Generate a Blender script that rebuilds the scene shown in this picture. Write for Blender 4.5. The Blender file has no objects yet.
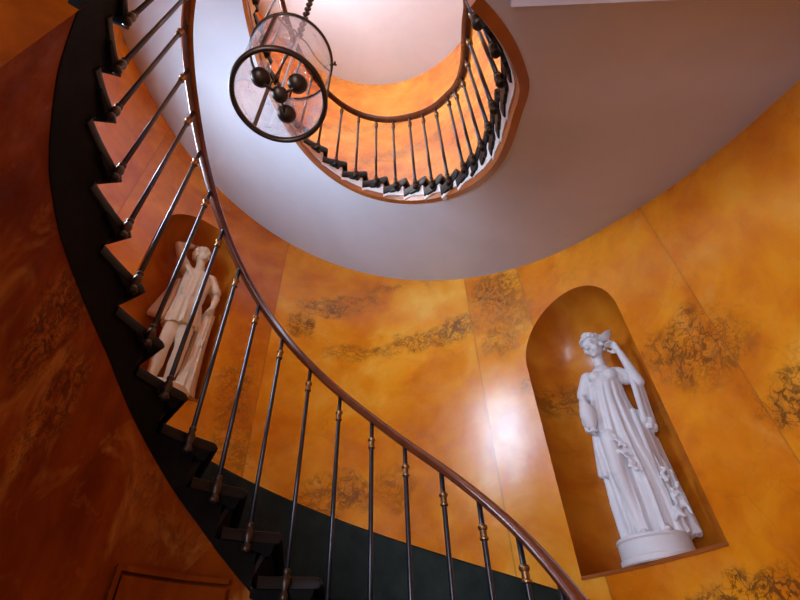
import bpy, bmesh, math, random
import numpy as np
from mathutils import Vector, Matrix
random.seed(7)
rng = np.random.default_rng(5)
SC = bpy.context.scene
COL = SC.collection
GZ = 1.6                                   # eye height above the hall floor; z below is given from eye level
PI = math.pi

# ------------------------------------------------------------------ plan of the stairwell
CX, CY = -0.316, 1.028
WQ = (0.8188, 1.1721, -0.0292, 0.0204, -0.0078, 0.0226)
def well_r(ph):
    if -1.3 < ph < -0.2:                    # the well closes in a rounded end beside the landing
        t = min(1, (-0.2-ph)/0.3); t = t*t*(3-2*t)
        return well_f(ph)*(1-t)+.802*t
    return well_f(ph)
def well_f(ph):
    a, b, c3, s3, c4, s4 = WQ
    return 1/math.sqrt((math.cos(ph)/a)**2+(math.sin(ph)/b)**2)*(1+c3*math.cos(3*ph)+s3*math.sin(3*ph)+c4*math.cos(4*ph)+s4*math.sin(4*ph))
def well(ph, off=0.0):
    r = well_r(ph)+off
    return CX+r*math.cos(ph), CY+r*math.sin(ph)
WP = [-0.00383796, 0.03783836, -0.08716023, -0.11283547, 0.45785997, -0.06851545, 1.80537698]
XW, XE, YS, ZT = -2.31, 1.53, -2.6, 8.4
CEIL = lambda x: 7.47-.33*x
def wall_r(ph):
    if -0.12 <= ph <= 3.1:
        return float(np.polyval(WP, ph))
    if ph < 0:
        e = (XE-CX)/math.cos(ph); t = min(1, (-0.12-ph)/0.2)
        return e*t+float(np.polyval(WP, -0.12))*math.cos(-0.12)/math.cos(ph)*(1-t)
    e = (XW-CX)/math.cos(ph); t = min(1, (ph-3.1)/0.25)
    return e*t+float(np.polyval(WP, 3.1))*(1-t)
def wpt(ph, off=0.0):
    r = wall_r(ph)+off
    return CX+r*math.cos(ph), CY+r*math.sin(ph)
def fascia_z(ph):
    return ((-0.03798597*ph+0.1662692)*ph+0.68984042)*ph+1.843
L = 1.0268
# flight one: step number -> angle of its baluster, height of its foot
T1 = {11-i: t for i, t in enumerate([3.359, 3.151, 2.95, 2.765, 2.578, 2.403, 2.23, 2.07, 1.911, 1.752, 1.598, 1.443, 1.289, 1.123, 0.959, 0.797])}
T1.update({12: 3.50, 13: 3.65, 14: 3.80, 15: 3.95, -5: 0.64, -6: 0.48, -7: 0.32, -8: 0.16, -9: 0.0})
B1 = lambda k: 0.0361+0.165*k
T2 = {3-i: t for i, t in enumerate([1.743, 1.588, 1.431, 1.276, 1.116, 0.975, 0.825, 0.651, 0.527, 0.366, 0.157, -0.069, -0.308])}
T2.update({4: 1.90, 5: 2.07, 6: 2.23, 7: 2.40, 8: 2.58, 9: 2.77, 10: 2.95, 11: 3.15, 12: 3.36, 13: 3.5, -10: -0.52, -11: -0.72})
B2 = lambda k: 3.0991+0.15276*k
def lift2(k):                               # the last steps by the landing stand a little higher on the string
    return .15*min(1, max(0, (-3-k)/3.0))+.035*max(0, -9-k)

# ------------------------------------------------------------------ mesh helpers
def V3(x, y, z): return Vector((x, y, z+GZ))
def link(name, me, mat=None, parent=None, smooth=False, loc=None):
    o = bpy.data.objects.new(name, me); COL.objects.link(o)
    if mat is not None and len(me.materials) == 0: me.materials.append(mat)
    if parent is not None: o.parent = parent
    if loc is not None: o.location = loc
    if smooth:
        for p in me.polygons: p.use_smooth = True
    return o
def obj(name, bm, mat, parent=None, smooth=False, loc=None, normals=True, angle=None):
    if normals: bmesh.ops.recalc_face_normals(bm, faces=bm.faces)
    me = bpy.data.meshes.new(name); bm.to_mesh(me); bm.free()
    o = link(name, me, mat, parent, smooth or angle is not None, loc)
    if angle is not None:
        try: me.set_sharp_from_angle(angle=angle)
        except Exception: pass
    return o
def empty(name, loc=(0, 0, 0), rz=0):
    o = bpy.data.objects.new(name, None); COL.objects.link(o)
    o.location = loc; o.rotation_euler = (0, 0, rz); o.empty_display_size = 0.1
    return o
def tag(o, label=None, cat=None, group=None, kind=None):
    if label: o['label'] = label
    if cat: o['category'] = cat
    if group: o['group'] = group
    if kind: o['kind'] = kind
    return o
def grid(bm, rows, close_u=False, uvs=None):
    """rows of points -> quads (uvs: the same layout of (u, v))"""
    vs = [[bm.verts.new(p) for p in r] for r in rows]
    uvl = bm.loops.layers.uv.verify() if uvs else None
    n = len(rows[0])
    for i in range(len(rows)-1):
        for j in range(n if close_u else n-1):
            j2 = (j+1) % n
            try: f = bm.faces.new((vs[i][j], vs[i][j2], vs[i+1][j2], vs[i+1][j]))
            except ValueError: continue
            if uvs:
                for lp, (a, b) in zip(f.loops, ((i, j), (i, j2), (i+1, j2), (i+1, j))): lp[uvl].uv = uvs[a][b]
    return vs
def loft(bm, rings, caps=True):
    vs = grid(bm, rings, close_u=True)
    if caps:
        bm.faces.new(list(reversed(vs[0]))); bm.faces.new(vs[-1])
    return vs
def box(bm, x0, x1, y0, y1, z0, z1):
    vs = [bm.verts.new((x, y, z)) for x in (x0, x1) for y in (y0, y1) for z in (z0, z1)]
    for f in ((0, 1, 3, 2), (4, 6, 7, 5), (0, 4, 5, 1), (2, 3, 7, 6), (0, 2, 6, 4), (1, 5, 7, 3)):
        bm.faces.new([vs[i] for i in f])
def lathe(bm, prof, n=16, cx=0, cy=0):
    loft(bm, [[(cx+r*math.cos(2*PI*j/n), cy+r*math.sin(2*PI*j/n), z) for j in range(n)] for r, z in prof])
def frame_of(d):
    d = Vector(d).normalized()
    a = Vector((0, 0, 1)) if abs(d.z) < 0.9 else Vector((1, 0, 0))
    u = d.cross(a).normalized(); return u, d.cross(u).normalized()
def tube(bm, pts, rad, n=8, caps=True):
    pts = [Vector(p) for p in pts]; rings = []
    u = None
    for i, p in enumerate(pts):
        d = (pts[min(i+1, len(pts)-1)]-pts[max(i-1, 0)]).normalized()
        if u is None: u, _ = frame_of(d)
        u = (u-d*u.dot(d)).normalized(); v = d.cross(u)
        r = rad[i] if isinstance(rad, (list, tuple)) else rad
        rings.append([p+(u*math.cos(2*PI*j/n)+v*math.sin(2*PI*j/n))*r for j in range(n)])
    loft(bm, rings, caps)
def torus(bm, c, R, r, n=48, m=10, axis='Z', sz=1.0):
    rings = []
    for i in range(n):
        a = 2*PI*i/n
        ring = []
        for j in range(m):
            b = 2*PI*j/m
            x, y, z = (R+r*math.cos(b))*math.cos(a), (R+r*math.cos(b))*math.sin(a), r*math.sin(b)*sz
            if axis == 'X': x, y, z = z, x, y
            ring.append((c[0]+x, c[1]+y, c[2]+z))
        rings.append(ring)
    rings.append(rings[0])
    grid(bm, rings, close_u=True)
    bmesh.ops.remove_doubles(bm, verts=bm.verts, dist=1e-6)
def ball(bm, c, r, rot=None, n=16, m=10):
    """ellipsoid, r scalar or (rx,ry,rz), rot a Matrix"""
    if not hasattr(r, '__len__'): r = (r, r, r)
    rot = rot or Matrix.Identity(3); c = Vector(c)
    rings = []
    for i in range(m+1):
        t = -PI/2+PI*i/m
        ct = max(math.cos(t), 1e-3)
        rings.append([c+rot @ Vector((r[0]*ct*math.cos(2*PI*j/n), r[1]*ct*math.sin(2*PI*j/n), r[2]*math.sin(t))) for j in range(n)])
    loft(bm, rings)
def cap(bm, p0, p1, r0, r1, n=14):
    """tapered limb with round ends"""
    p0, p1 = Vector(p0), Vector(p1); d = (p1-p0); l = d.length; d.normalize(); u, v = frame_of(d)
    rings = []
    for t in (-1, -.92, -.7, -.38, 0): rings.append((p0+d*r0*t, r0*math.sqrt(max(1-t*t, 1e-4))))
    for t in (.33, .66): rings.append((p0.lerp(p1, t), r0+(r1-r0)*t))
    for t in (0, .38, .7, .92, 1): rings.append((p1+d*r1*t, r1*math.sqrt(max(1-t*t, 1e-4))))
    loft(bm, [[c+(u*math.cos(2*PI*j/n)+v*math.sin(2*PI*j/n))*r for j in range(n)] for c, r in rings])

# ------------------------------------------------------------------ materials
def new_mat(name):
    m = bpy.data.materials.new(name); m.use_nodes = True
    nt = m.node_tree; nt.nodes.clear()
    out = nt.nodes.new('ShaderNodeOutputMaterial'); b = nt.nodes.new('ShaderNodeBsdfPrincipled')
    nt.links.new(b.outputs[0], out.inputs[0])
    return m, nt, b
class NB:
    def __init__(s, nt): s.nt = nt
    def n(s, t, **k):
        x = s.nt.nodes.new(t)
        for a, b in k.items(): setattr(x, a, b)
        return x
    def put(s, sock, v):
        if isinstance(v, bpy.types.NodeSocket): s.nt.links.new(v, sock)
        else: sock.default_value = v
    def math(s, op, a, b=0.0, c=0.0, clamp=False):
        x = s.n('ShaderNodeMath', operation=op, use_clamp=clamp)
        s.put(x.inputs[0], a); s.put(x.inputs[1], b); s.put(x.inputs[2], c); return x.outputs[0]
    def noise(s, vec, scale, detail=4, rough=.5, dist=0, out=0):
        x = s.n('ShaderNodeTexNoise'); s.put(x.inputs['Vector'], vec)
        x.inputs['Scale'].default_value = scale; x.inputs['Detail'].default_value = detail
        x.inputs['Roughness'].default_value = rough; x.inputs['Distortion'].default_value = dist
        return x.outputs[out]
    def ramp(s, fac, stops, interp='LINEAR'):
        x = s.n('ShaderNodeValToRGB'); s.put(x.inputs[0], fac); e = x.color_ramp.elements
        x.color_ramp.interpolation = interp
        while len(e) < len(stops): e.new(.5)
        for el, (p, c) in zip(e, stops): el.position = p; el.color = (*c, 1) if len(c) == 3 else c
        return x.outputs[0]
    def mix(s, f, a, b, mode='MIX'):
        x = s.n('ShaderNodeMix', data_type='RGBA', blend_type=mode)
        s.put(x.inputs[0], f)
        s.put(x.inputs[6], a if isinstance(a, bpy.types.NodeSocket) else (*a, 1)); s.put(x.inputs[7], b if isinstance(b, bpy.types.NodeSocket) else (*b, 1))
        return x.outputs[2]
    def maprange(s, v, a, b, c=0., d=1.):
        x = s.n('ShaderNodeMapRange', interpolation_type='SMOOTHSTEP'); s.put(x.inputs[0], v)
        for i, q in enumerate((a, b, c, d)): x.inputs[i+1].default_value = q
        return x.outputs[0]
    def bump(s, h, strength, dist=.01):
        x = s.n('ShaderNodeBump'); s.put(x.inputs['Height'], h); x.inputs['Strength'].default_value = strength; x.inputs['Distance'].default_value = dist
        return x.outputs[0]

def simple(name, col, rough=.5, metal=0., var=.12, scale=12, spec=.5, bump=0, coat=0):
    m, nt, b = new_mat(name); N = NB(nt)
    tc = N.n('ShaderNodeTexCoord').outputs['Object']
    f = N.noise(tc, scale, 5, .6)
    c1 = tuple(max(0, c*(1-var)) for c in col); c2 = tuple(min(1, c*(1+var)) for c in col)
    nt.links.new(N.ramp(f, [(.3, c1), (.7, c2)]), b.inputs['Base Color'])
    b.inputs['Roughness'].default_value = rough; b.inputs['Metallic'].default_value = metal
    b.inputs['Specular IOR Level'].default_value = spec
    if coat: b.inputs['Coat Weight'].default_value = coat; b.inputs['Coat Roughness'].default_value = .15
    if bump: nt.links.new(N.bump(f, bump, .004), b.inputs['Normal'])
    return m

# painted Siena marble; the UVs hold (angle, height) so seams and vein clusters stay where they are on the wall
SEAMS = [0.34, 0.885, 1.124, 1.95, 2.62]
def marble(name, patches, seams=(), base=None, rough=.24, cloud=1.0, coat=.5):
    m, nt, b = new_mat(name); N = NB(nt)
    uv = N.n('ShaderNodeUVMap').outputs[0]
    sep = N.n('ShaderNodeSeparateXYZ'); nt.links.new(uv, sep.inputs[0]); u, v = sep.outputs[0], sep.outputs[1]
    pid = None
    for s_ in seams:
        g = N.math('GREATER_THAN', u, s_); pid = g if pid is None else N.math('ADD', pid, g)
    w = N.math('MULTIPLY', pid, 5.37) if pid is not None else 0.0
    comb = N.n('ShaderNodeCombineXYZ'); N.put(comb.inputs[0], N.math('MULTIPLY', u, 2.0)); N.put(comb.inputs[1], v); N.put(comb.inputs[2], w)
    P = comb.outputs[0]
    big = N.noise(P, 1.1*cloud, 5, .55, .4)
    mid = N.noise(P, 3.6*cloud, 6, .62, .6)
    base = base or [(.34, (.48, .105, .003)), (.47, (.66, .188, .004)), (.57, (.78, .28, .008)), (.70, (.86, .43, .05))]
    f = N.math('ADD', N.math('MULTIPLY', big, .65), N.math('MULTIPLY', mid, .42))
    if pid is not None:
        wn = N.n('ShaderNodeTexWhiteNoise', noise_dimensions='1D'); N.put(wn.inputs['W'], pid)
        f = N.math('ADD', f, N.math('MULTIPLY', N.math('SUBTRACT', wn.outputs[0], .5), .10))
    col = N.ramp(f, base)
    # pale cloudy veil
    veil = N.maprange(N.noise(P, 2.2, 4, .6, 1.2), .55, .75)
    col = N.mix(N.math('MULTIPLY', veil, .22), col, (.84, .50, .12))
    # vein clusters
    wob = N.noise(P, 5, 4, .6, .8, out=1)
    vm = N.n('ShaderNodeVectorMath', operation='MULTIPLY_ADD'); nt.links.new(wob, vm.inputs[0]); vm.inputs[1].default_value = (.28, .28, 0); nt.links.new(P, vm.inputs[2])
    vor = N.n('ShaderNodeTexVoronoi', feature='DISTANCE_TO_EDGE'); nt.links.new(vm.outputs[0], vor.inputs['Vector']); vor.inputs['Scale'].default_value = 15
    thin = N.maprange(vor.outputs[0], .0, .07, 1., 0.)
    thick = N.maprange(N.noise(P, 13, 7, .8, 1.2), .50, .555)
    lines = N.math('MAXIMUM', N.math('MULTIPLY', thin, .9), N.math('MULTIPLY', thick, .85))
    mask = None
    wsep = N.n('ShaderNodeSeparateXYZ'); nt.links.new(vm.outputs[0], wsep.inputs[0])
    du_, dv_ = wsep.outputs[0], wsep.outputs[1]
    for (pu, pv, ru, rv, st) in patches:
        a = N.math('DIVIDE', N.math('SUBTRACT', du_, pu*2+.14), ru); c = N.math('DIVIDE', N.math('SUBTRACT', dv_, pv+.14), rv)
        d = N.math('ADD', N.math('MULTIPLY', a, a), N.math('MULTIPLY', c, c))
        k = N.maprange(d, .2, 1.6, st, 0.)
        mask = k if mask is None else N.math('MAXIMUM', mask, k)
    if mask is not None:
        col = N.mix(N.math('MULTIPLY', mask, N.maprange(N.noise(P, 9, 5, .7, .5), .40, .62, .05, .7)), col, (.36, .13, .016))
        col = N.mix(N.math('MULTIPLY', N.math('MULTIPLY', mask, lines), 1.0), col, (.05, .018, .006))
    # stray hairline veins everywhere
    vor2 = N.n('ShaderNodeTexVoronoi', feature='DISTANCE_TO_EDGE'); nt.links.new(vm.outputs[0], vor2.inputs['Vector']); vor2.inputs['Scale'].default_value = 2.6
    hair = N.math('MULTIPLY', N.maprange(vor2.outputs[0], 0, .018, 1., 0.), N.maprange(N.noise(P, 2.5, 3), .5, .65))
    col = N.mix(N.math('MULTIPLY', hair, .3), col, (.30, .10, .015))
    if pid is not None:
        sm = None
        for s_ in seams:
            k = N.maprange(N.math('ABSOLUTE', N.math('SUBTRACT', u, s_)), 0, .004, .55, 0)
            sm = k if sm is None else N.math('MAXIMUM', sm, k)
        col = N.mix(sm, col, (.25, .10, .02))
    nt.links.new(col, b.inputs['Base Color'])
    b.inputs['Specular IOR Level'].default_value = .3 if coat > .1 else .06; b.inputs['Coat Weight'].default_value = coat; b.inputs['Coat Roughness'].default_value = .19
    nt.links.new(N.maprange(N.noise(P, 6, 5, .7), .3, .7, rough*.75, rough*1.35), b.inputs['Roughness'])
    cs = N.n('ShaderNodeCombineXYZ'); N.put(cs.inputs[0], N.math('MULTIPLY', u, 60.0)); N.put(cs.inputs[1], N.math('MULTIPLY', v, 5.0))
    hgt = N.math('ADD', N.noise(P, 3.5, 4, .5), N.math('MULTIPLY', N.noise(cs.outputs[0], 1.0, 3, .6), .10))
    nt.links.new(N.bump(hgt, .18, .02), b.inputs['Normal'])
    return m

VEINS = [(1.842, 2.51, .12, .16, .9), (1.727, 2.74, .26, .10, .9), (1.62, 2.83, .24, .07, .7), (1.489, 2.95, .18, .06, .6), (1.656, 2.25, .14, .10, .55),
         (1.53, 2.22, .22, .07, .65), (1.347, 2.28, .26, .08, .75), (1.19, 2.27, .20, .13, .8), (1.0, 2.46, .24, .22, .85), (0.94, 2.2, .16, .25, .55), (1.015, 2.05, .16, .2, .6),
         (0.42, 1.21, .20, .20, .8), (0.34, 1.10, .16, .12, .6), (0.49, 1.27, .14, .14, .6), (0.292, .80, .14, .08, .9), (0.24, .86, .16, .06, .7), (0.577, .24, .30, .09, .9),
         (0.67, .22, .16, .07, .7), (1.61, 1.09, .14, .14, .75), (1.70, 1.03, .16, .14, .6), (1.45, 1.10, .14, .14, .5), (2.03, 1.75, .12, .35, .55), (2.0, 1.35, .16, .2, .5), (0.90, 1.57, .18, .08, .5), (0.62, 1.35, .16, .1, .5),
         (1.3, 5.3, .9, .12, .5), (1.6, 6.1, .8, .10, .4), (1.25, 4.2, .4, .15, .6), (1.8, 4.6, .3, .1, .4)]
M_WALL = marble('siena_marble_paint', VEINS, SEAMS)
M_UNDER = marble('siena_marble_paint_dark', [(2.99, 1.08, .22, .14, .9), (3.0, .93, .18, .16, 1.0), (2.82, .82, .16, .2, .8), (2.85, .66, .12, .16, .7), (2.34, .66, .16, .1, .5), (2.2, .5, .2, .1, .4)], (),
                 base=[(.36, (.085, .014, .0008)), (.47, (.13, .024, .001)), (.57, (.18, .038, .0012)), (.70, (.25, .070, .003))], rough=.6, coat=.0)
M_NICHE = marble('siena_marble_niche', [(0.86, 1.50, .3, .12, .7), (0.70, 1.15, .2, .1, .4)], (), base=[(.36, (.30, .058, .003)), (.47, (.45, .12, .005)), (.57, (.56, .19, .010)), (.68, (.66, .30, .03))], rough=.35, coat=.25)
M_FASCIA = simple('siena_paint_band', (.30, .080, .013), .35, var=.25, scale=5)
M_DADO = simple('green_marble_dado', (.008, .014, .010), .6, var=.7, scale=9, spec=.18)
M_TREAD = simple('dark_stained_oak', (.007, .0055, .005), .45, var=.35, scale=14, spec=.22)
M_STRING1 = simple('black_green_stringer', (.006, .006, .006), .7, var=.4, scale=6, spec=.04)
M_STRING2 = simple('white_painted_stringer', (.72, .68, .66), .5, var=.06)
M_RAIL = simple('varnished_mahogany', (.14, .034, .012), .24, var=.35, scale=10, coat=.12)
M_IRON = simple('blued_iron', (.055, .060, .075), .30, metal=.85, var=.2, scale=20)
M_BRASS = simple('aged_brass', (.30, .17, .075), .35, metal=.9, var=.25, scale=25)
M_BRONZE = simple('dark_bronze', (.055, .036, .024), .36, metal=.7, var=.3, scale=20)
M_CERAMIC = simple('white_candle_tube', (.8, .78, .72), .4, var=.03)
M_STATUE = simple('white_plaster_statue', (.68, .70, .74), .48, var=.05, scale=9, bump=.1)  # faint blue of the window light is put into this white
M_STATUE2 = simple('warm_light_tinted_plaster', (.78, .70, .53), .5, var=.08, scale=9, bump=.1)  # cream tint of the warm light is put into the plaster colour
M_STONE = simple('hall_floor_stone', (.72, .70, .68), .35, var=.15, scale=3)
M_FRAME = simple('white_window_paint', (.7, .68, .64), .45, var=.04)

def plaster(name, c1, c2):
    m, nt, b = new_mat(name); N = NB(nt)
    tc = N.n('ShaderNodeTexCoord').outputs['Object']
    f = N.noise(tc, 1.3, 5, .6, .5)
    nt.links.new(N.ramp(f, [(.3, c1), (.7, c2)]), b.inputs['Base Color'])
    b.inputs['Roughness'].default_value = .55; b.inputs['Specular IOR Level'].default_value = .3
    nt.links.new(N.bump(N.noise(tc, 4, 4, .6), .12, .02), b.inputs['Normal'])
    return m
M_PLASTER = plaster('white_soffit_plaster', (.54, .545, .60), (.61, .61, .67))
def glow(name, col, strength):
    m = bpy.data.materials.new(name); m.use_nodes = True; nt = m.node_tree; nt.nodes.clear()
    out = nt.nodes.new('ShaderNodeOutputMaterial'); e = nt.nodes.new('ShaderNodeEmission')
    tc = nt.nodes.new('ShaderNodeTexCoord'); nz = nt.nodes.new('ShaderNodeTexNoise'); nz.inputs['Scale'].default_value = .8
    nt.links.new(tc.outputs['Object'], nz.inputs['Vector'])
    rp = nt.nodes.new('ShaderNodeValToRGB'); nt.links.new(nz.outputs[0], rp.inputs[0])
    rp.color_ramp.elements[0].color = (*[c*.92 for c in col], 1); rp.color_ramp.elements[1].color = (*col, 1)
    nt.links.new(rp.outputs[0], e.inputs[0]); e.inputs[1].default_value = strength
    nt.links.new(e.outputs[0], out.inputs[0]); return m
M_SKY = glow('daylight_in_window', (.58, .77, 1.0), 44)
M_SKY2 = glow('warm_daylight_in_window', (.86, .92, 1.0), 54)
M_FILL = glow('fill_light_in_door_glass', (.70, .80, 1.0), 13)  # glow of the added door's pane, tuned as diffuse fill
def glass(name, tint, gl=.12, milk=.05):
    m = bpy.data.materials.new(name); m.use_nodes = True; nt = m.node_tree; nt.nodes.clear(); N = NB(nt)
    out = N.n('ShaderNodeOutputMaterial'); tr = N.n('ShaderNodeBsdfTransparent'); gs = N.n('ShaderNodeBsdfGlossy'); df = N.n('ShaderNodeBsdfDiffuse')
    tr.inputs[0].default_value = (*tint, 1); gs.inputs['Roughness'].default_value = .04; df.inputs[0].default_value = (.75, .75, .8, 1)
    lw = N.n('ShaderNodeLayerWeight'); lw.inputs[0].default_value = .25
    m1 = N.n('ShaderNodeMixShader'); m2 = N.n('ShaderNodeMixShader')
    tc = N.n('ShaderNodeTexCoord').outputs['Object']
    N.put(m1.inputs[0], N.math('MULTIPLY', N.noise(tc, 7, 5, .7, 1), milk*2)); nt.links.new(tr.outputs[0], m1.inputs[1]); nt.links.new(df.outputs[0], m1.inputs[2])
    N.put(m2.inputs[0], N.math('ADD', N.math('MULTIPLY', lw.outputs['Facing'], .25), gl*.4)); nt.links.new(m1.outputs[0], m2.inputs[1]); nt.links.new(gs.outputs[0], m2.inputs[2])
    nt.links.new(m2.outputs[0], out.inputs[0]); return m
M_GLASS = glass('lantern_glass', (.98, .98, .985), .26, .30)
M_BULB = glass('bulb_glass', (.96, .96, .98), .2, .12)

# ------------------------------------------------------------------ the curved wall with its two statue niches
NICHES = [dict(c=0.757, w=0.372, z0=0.43, zs=1.68, d=0.38), dict(c=2.303, w=0.365, z0=1.64, zs=2.99, d=0.38)]
for n in NICHES: n['dw'] = n['w']/wall_r(n['c'])
def arch_z(n, ph):
    s = (ph-n['c'])/n['dw']
    return n['zs']+n['w']*math.sqrt(max(0, 1-s*s))
def build_curved_wall():
    bm = bmesh.new(); uvl = bm.loops.layers.uv.verify()
    phs = set(np.round(np.linspace(-0.35, 2.96, 68), 4).tolist())
    for n in NICHES:
        for t in np.linspace(-PI/2, PI/2, 41): phs.add(round(n['c']+n['dw']*math.sin(t), 5))
    phs = sorted(phs)
    def strip(p0, p1, a0, a1, b0, b1, nz):
        """between angles p0,p1 a wall strip from heights a to b"""
        for i in range(nz):
            q = []
            for (p, lo, hi, t) in ((p0, a0, b0, i/nz), (p1, a1, b1, i/nz), (p1, a1, b1, (i+1)/nz), (p0, a0, b0, (i+1)/nz)):
                z = lo+(hi-lo)*t; x, y = wpt(p); q.append((bm.verts.new(V3(x, y, z)), (p, z)))
            f = bm.faces.new([a for a, _ in q])
            for lp, (_, uv) in zip(f.loops, q): lp[uvl].uv = uv
    for p0, p1 in zip(phs[:-1], phs[1:]):
        if p1-p0 < 1e-5: continue
        mid = (p0+p1)/2; hit = None
        for n in NICHES:
            if abs(mid-n['c']) < n['dw']: hit = n
        if hit is None: strip(p0, p1, -GZ, -GZ, ZT, ZT, 1)
        else:
            strip(p0, p1, -GZ, -GZ, hit['z0'], hit['z0'], 1)
            strip(p0, p1, arch_z(hit, p0), arch_z(hit, p1), ZT, ZT, 1)
    bmesh.ops.remove_doubles(bm, verts=bm.verts, dist=1e-4)
    o = obj('wall_back', bm, M_WALL, None, smooth=True, normals=False)
    tag(o, 'curved stair wall painted as orange Siena marble with two arched niches', kind='structure')
    for n in NICHES:
        bm = bmesh.new(); rows = []; uvs = []
        S = np.sin(np.linspace(-PI/2, PI/2, 33))
        for z in np.linspace(n['z0'], n['zs'], 12):
            rows.append([]); uvs.append([])
            for s in S:
                ph = n['c']+n['dw']*s; x, y = wpt(ph, n['d']*math.sqrt(max(0, 1-s*s))**.8); rows[-1].append(V3(x, y, z)); uvs[-1].append((ph, z))
        for t in np.linspace(0, 1, 16)[1:]:
            h = math.sin(t*PI/2)
            rows.append([]); uvs.append([])
            for s in S:
                lim = math.cos(t*PI/2); q = s*lim
                zz = n['zs']+n['w']*h
                dd = n['d']*math.sqrt(max(0, 1-q*q-h*h))**.8
                ph = n['c']+n['dw']*q; x, y = wpt(ph, dd); rows[-1].append(V3(x, y, zz)); uvs[-1].append((ph, zz))
        grid(bm, rows, uvs=uvs)
        # sill
        uvl = bm.loops.layers.uv.verify()
        for a, b in zip(range(len(S)-1), range(1, len(S))):
            pa, pb = n['c']+n['dw']*S[a], n['c']+n['dw']*S[b]
            q = [V3(*wpt(pa), n['z0']), V3(*wpt(pb), n['z0']), rows[0][b], rows[0][a]]
            f = bm.faces.new([bm.verts.new(p) for p in q])
            for lp, uv in zip(f.loops, ((pa, 0), (pb, 0), (pb, .3), (pa, .3))): lp[uvl].uv = uv
        bmesh.ops.remove_doubles(bm, verts=bm.verts, dist=1e-4)
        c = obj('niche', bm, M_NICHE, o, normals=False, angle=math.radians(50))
        # thin sill edge
        bm = bmesh.new(); rings = []
        for s in np.linspace(-1, 1, 25):
            ph = n['c']+n['dw']*s
            rings.append([V3(*wpt(ph, a), n['z0']+b) for a, b in ((-.006, -.014), (.004, -.014), (.004, .002), (-.006, .002))])
        loft(bm, rings); obj('niche_sill', bm, M_FASCIA, o)
build_curved_wall()

def flat_wall(name, axis, pos, a0, a1, z0, z1, holes, mat, label, thick=.12, inward=1):
    """straight wall with rectangular openings (a0,a1,z0,z1); UV = (metres/2, z)"""
    bm = bmesh.new(); uvl = bm.loops.layers.uv.verify()
    As = sorted({a0, a1, *[h[0] for h in holes], *[h[1] for h in holes]}); Zs = sorted({z0, z1, *[h[2] for h in holes], *[h[3] for h in holes]})
    def quad(ps):
        f = bm.faces.new([bm.verts.new(V3(*p)) for p in ps])
        for lp, p in zip(f.loops, ps): lp[uvl].uv = ((p[1] if axis == 'x' else p[0])/2+5.3, p[2])
    mk = (lambda d, a, z: (pos+d, a, z)) if axis == 'x' else (lambda d, a, z: (a, pos+d, z))
    for i in range(len(As)-1):
        for j in range(len(Zs)-1):
            am, zm = (As[i]+As[i+1])/2, (Zs[j]+Zs[j+1])/2
            if any(h[0] < am < h[1] and h[2] < zm < h[3] for h in holes): continue
            quad([mk(0, As[i], Zs[j]), mk(0, As[i+1], Zs[j]), mk(0, As[i+1], Zs[j+1]), mk(0, As[i], Zs[j+1])])
    for h in holes:
        t = -thick*inward
        for (p, q) in (((h[0], h[2]), (h[1], h[2])), ((h[1], h[2]), (h[1], h[3])), ((h[1], h[3]), (h[0], h[3])), ((h[0], h[3]), (h[0], h[2]))):
            quad([mk(0, *p), mk(0, *q), mk(t, *q), mk(t, *p)])
    bmesh.ops.remove_doubles(bm, verts=bm.verts, dist=1e-4)
    return tag(obj(name, bm, mat, None, normals=False), label, kind='structure')
def glazed(name, axis, pos, h, nx, nz, mat, label, inward=1, deep=.07):
    """a window or glazed door: frame with bars, and the glowing pane behind"""
    t = -deep*inward; d = .025
    mk = (lambda bm, d0, d1, a, b, z, w: box(bm, pos+d0, pos+d1, a, b, z+GZ, w+GZ)) if axis == 'x' else (lambda bm, d0, d1, a, b, z, w: box(bm, a, b, pos+d0, pos+d1, z+GZ, w+GZ))
    bm = bmesh.new(); f = .05; b = .018
    mk(bm, t-d, t+d, h[0], h[0]+f, h[2], h[3]); mk(bm, t-d, t+d, h[1]-f, h[1], h[2], h[3])
    mk(bm, t-d, t+d, h[0]+f, h[1]-f, h[2], h[2]+f); mk(bm, t-d, t+d, h[0]+f, h[1]-f, h[3]-f, h[3])
    for i in range(1, nx):
        a = h[0]+(h[1]-h[0])*i/nx; mk(bm, t-d*.7, t+d*.7, a-b, a+b, h[2]+f, h[3]-f)
    for i in range(1, nz):
        z = h[2]+(h[3]-h[2])*i/nz
        mk(bm, t-d*.6, t+d*.6, h[0]+f, h[1]-f, z-b, z+b)
    o = tag(obj(name, bm, M_FRAME), label, kind='structure')
    bm = bmesh.new()
    t2 = t-.012*inward
    ps = [(h[0]+.01, h[2]+.01), (h[1]-.01, h[2]+.01), (h[1]-.01, h[3]-.01), (h[0]+.01, h[3]-.01)]
    if (axis == 'y') == (inward > 0): ps = ps[::-1]
    bm.faces.new([bm.verts.new(V3(pos+t2, a, z) if axis == 'x' else V3(a, pos+t2, z)) for a, z in ps])
    obj('pane', bm, mat, o, normals=False)
    return o
W1 = (.78, 1.36, 2.1, 3.55); W2 = (.45, 1.36, 5.7, 7.4); D2 = (-2.2, -1.0, -GZ, 1.35)
flat_wall('wall_left', 'x', XW, YS, wpt(2.96)[1]+.02, -GZ, ZT, [W1, W2], M_WALL, 'straight orange stair wall with a tall window above the stairs', thick=.32, inward=1)
flat_wall('wall_right', 'x', XE, YS, wpt(-.35)[1], -GZ, ZT, [], M_WALL, 'straight orange wall under the landing')
flat_wall('wall_front', 'y', YS, XW, XE, -GZ, ZT, [D2], M_WALL, 'orange wall with an added glazed door for fill light', inward=1)
glazed('window_1', 'x', XW, W1, 2, 4, M_SKY, 'tall window lighting the stairs from the left wall', 1, .13)
glazed('window_2', 'x', XW, W2, 3, 4, M_SKY2, 'upper floor window', 1, .27)
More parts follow.
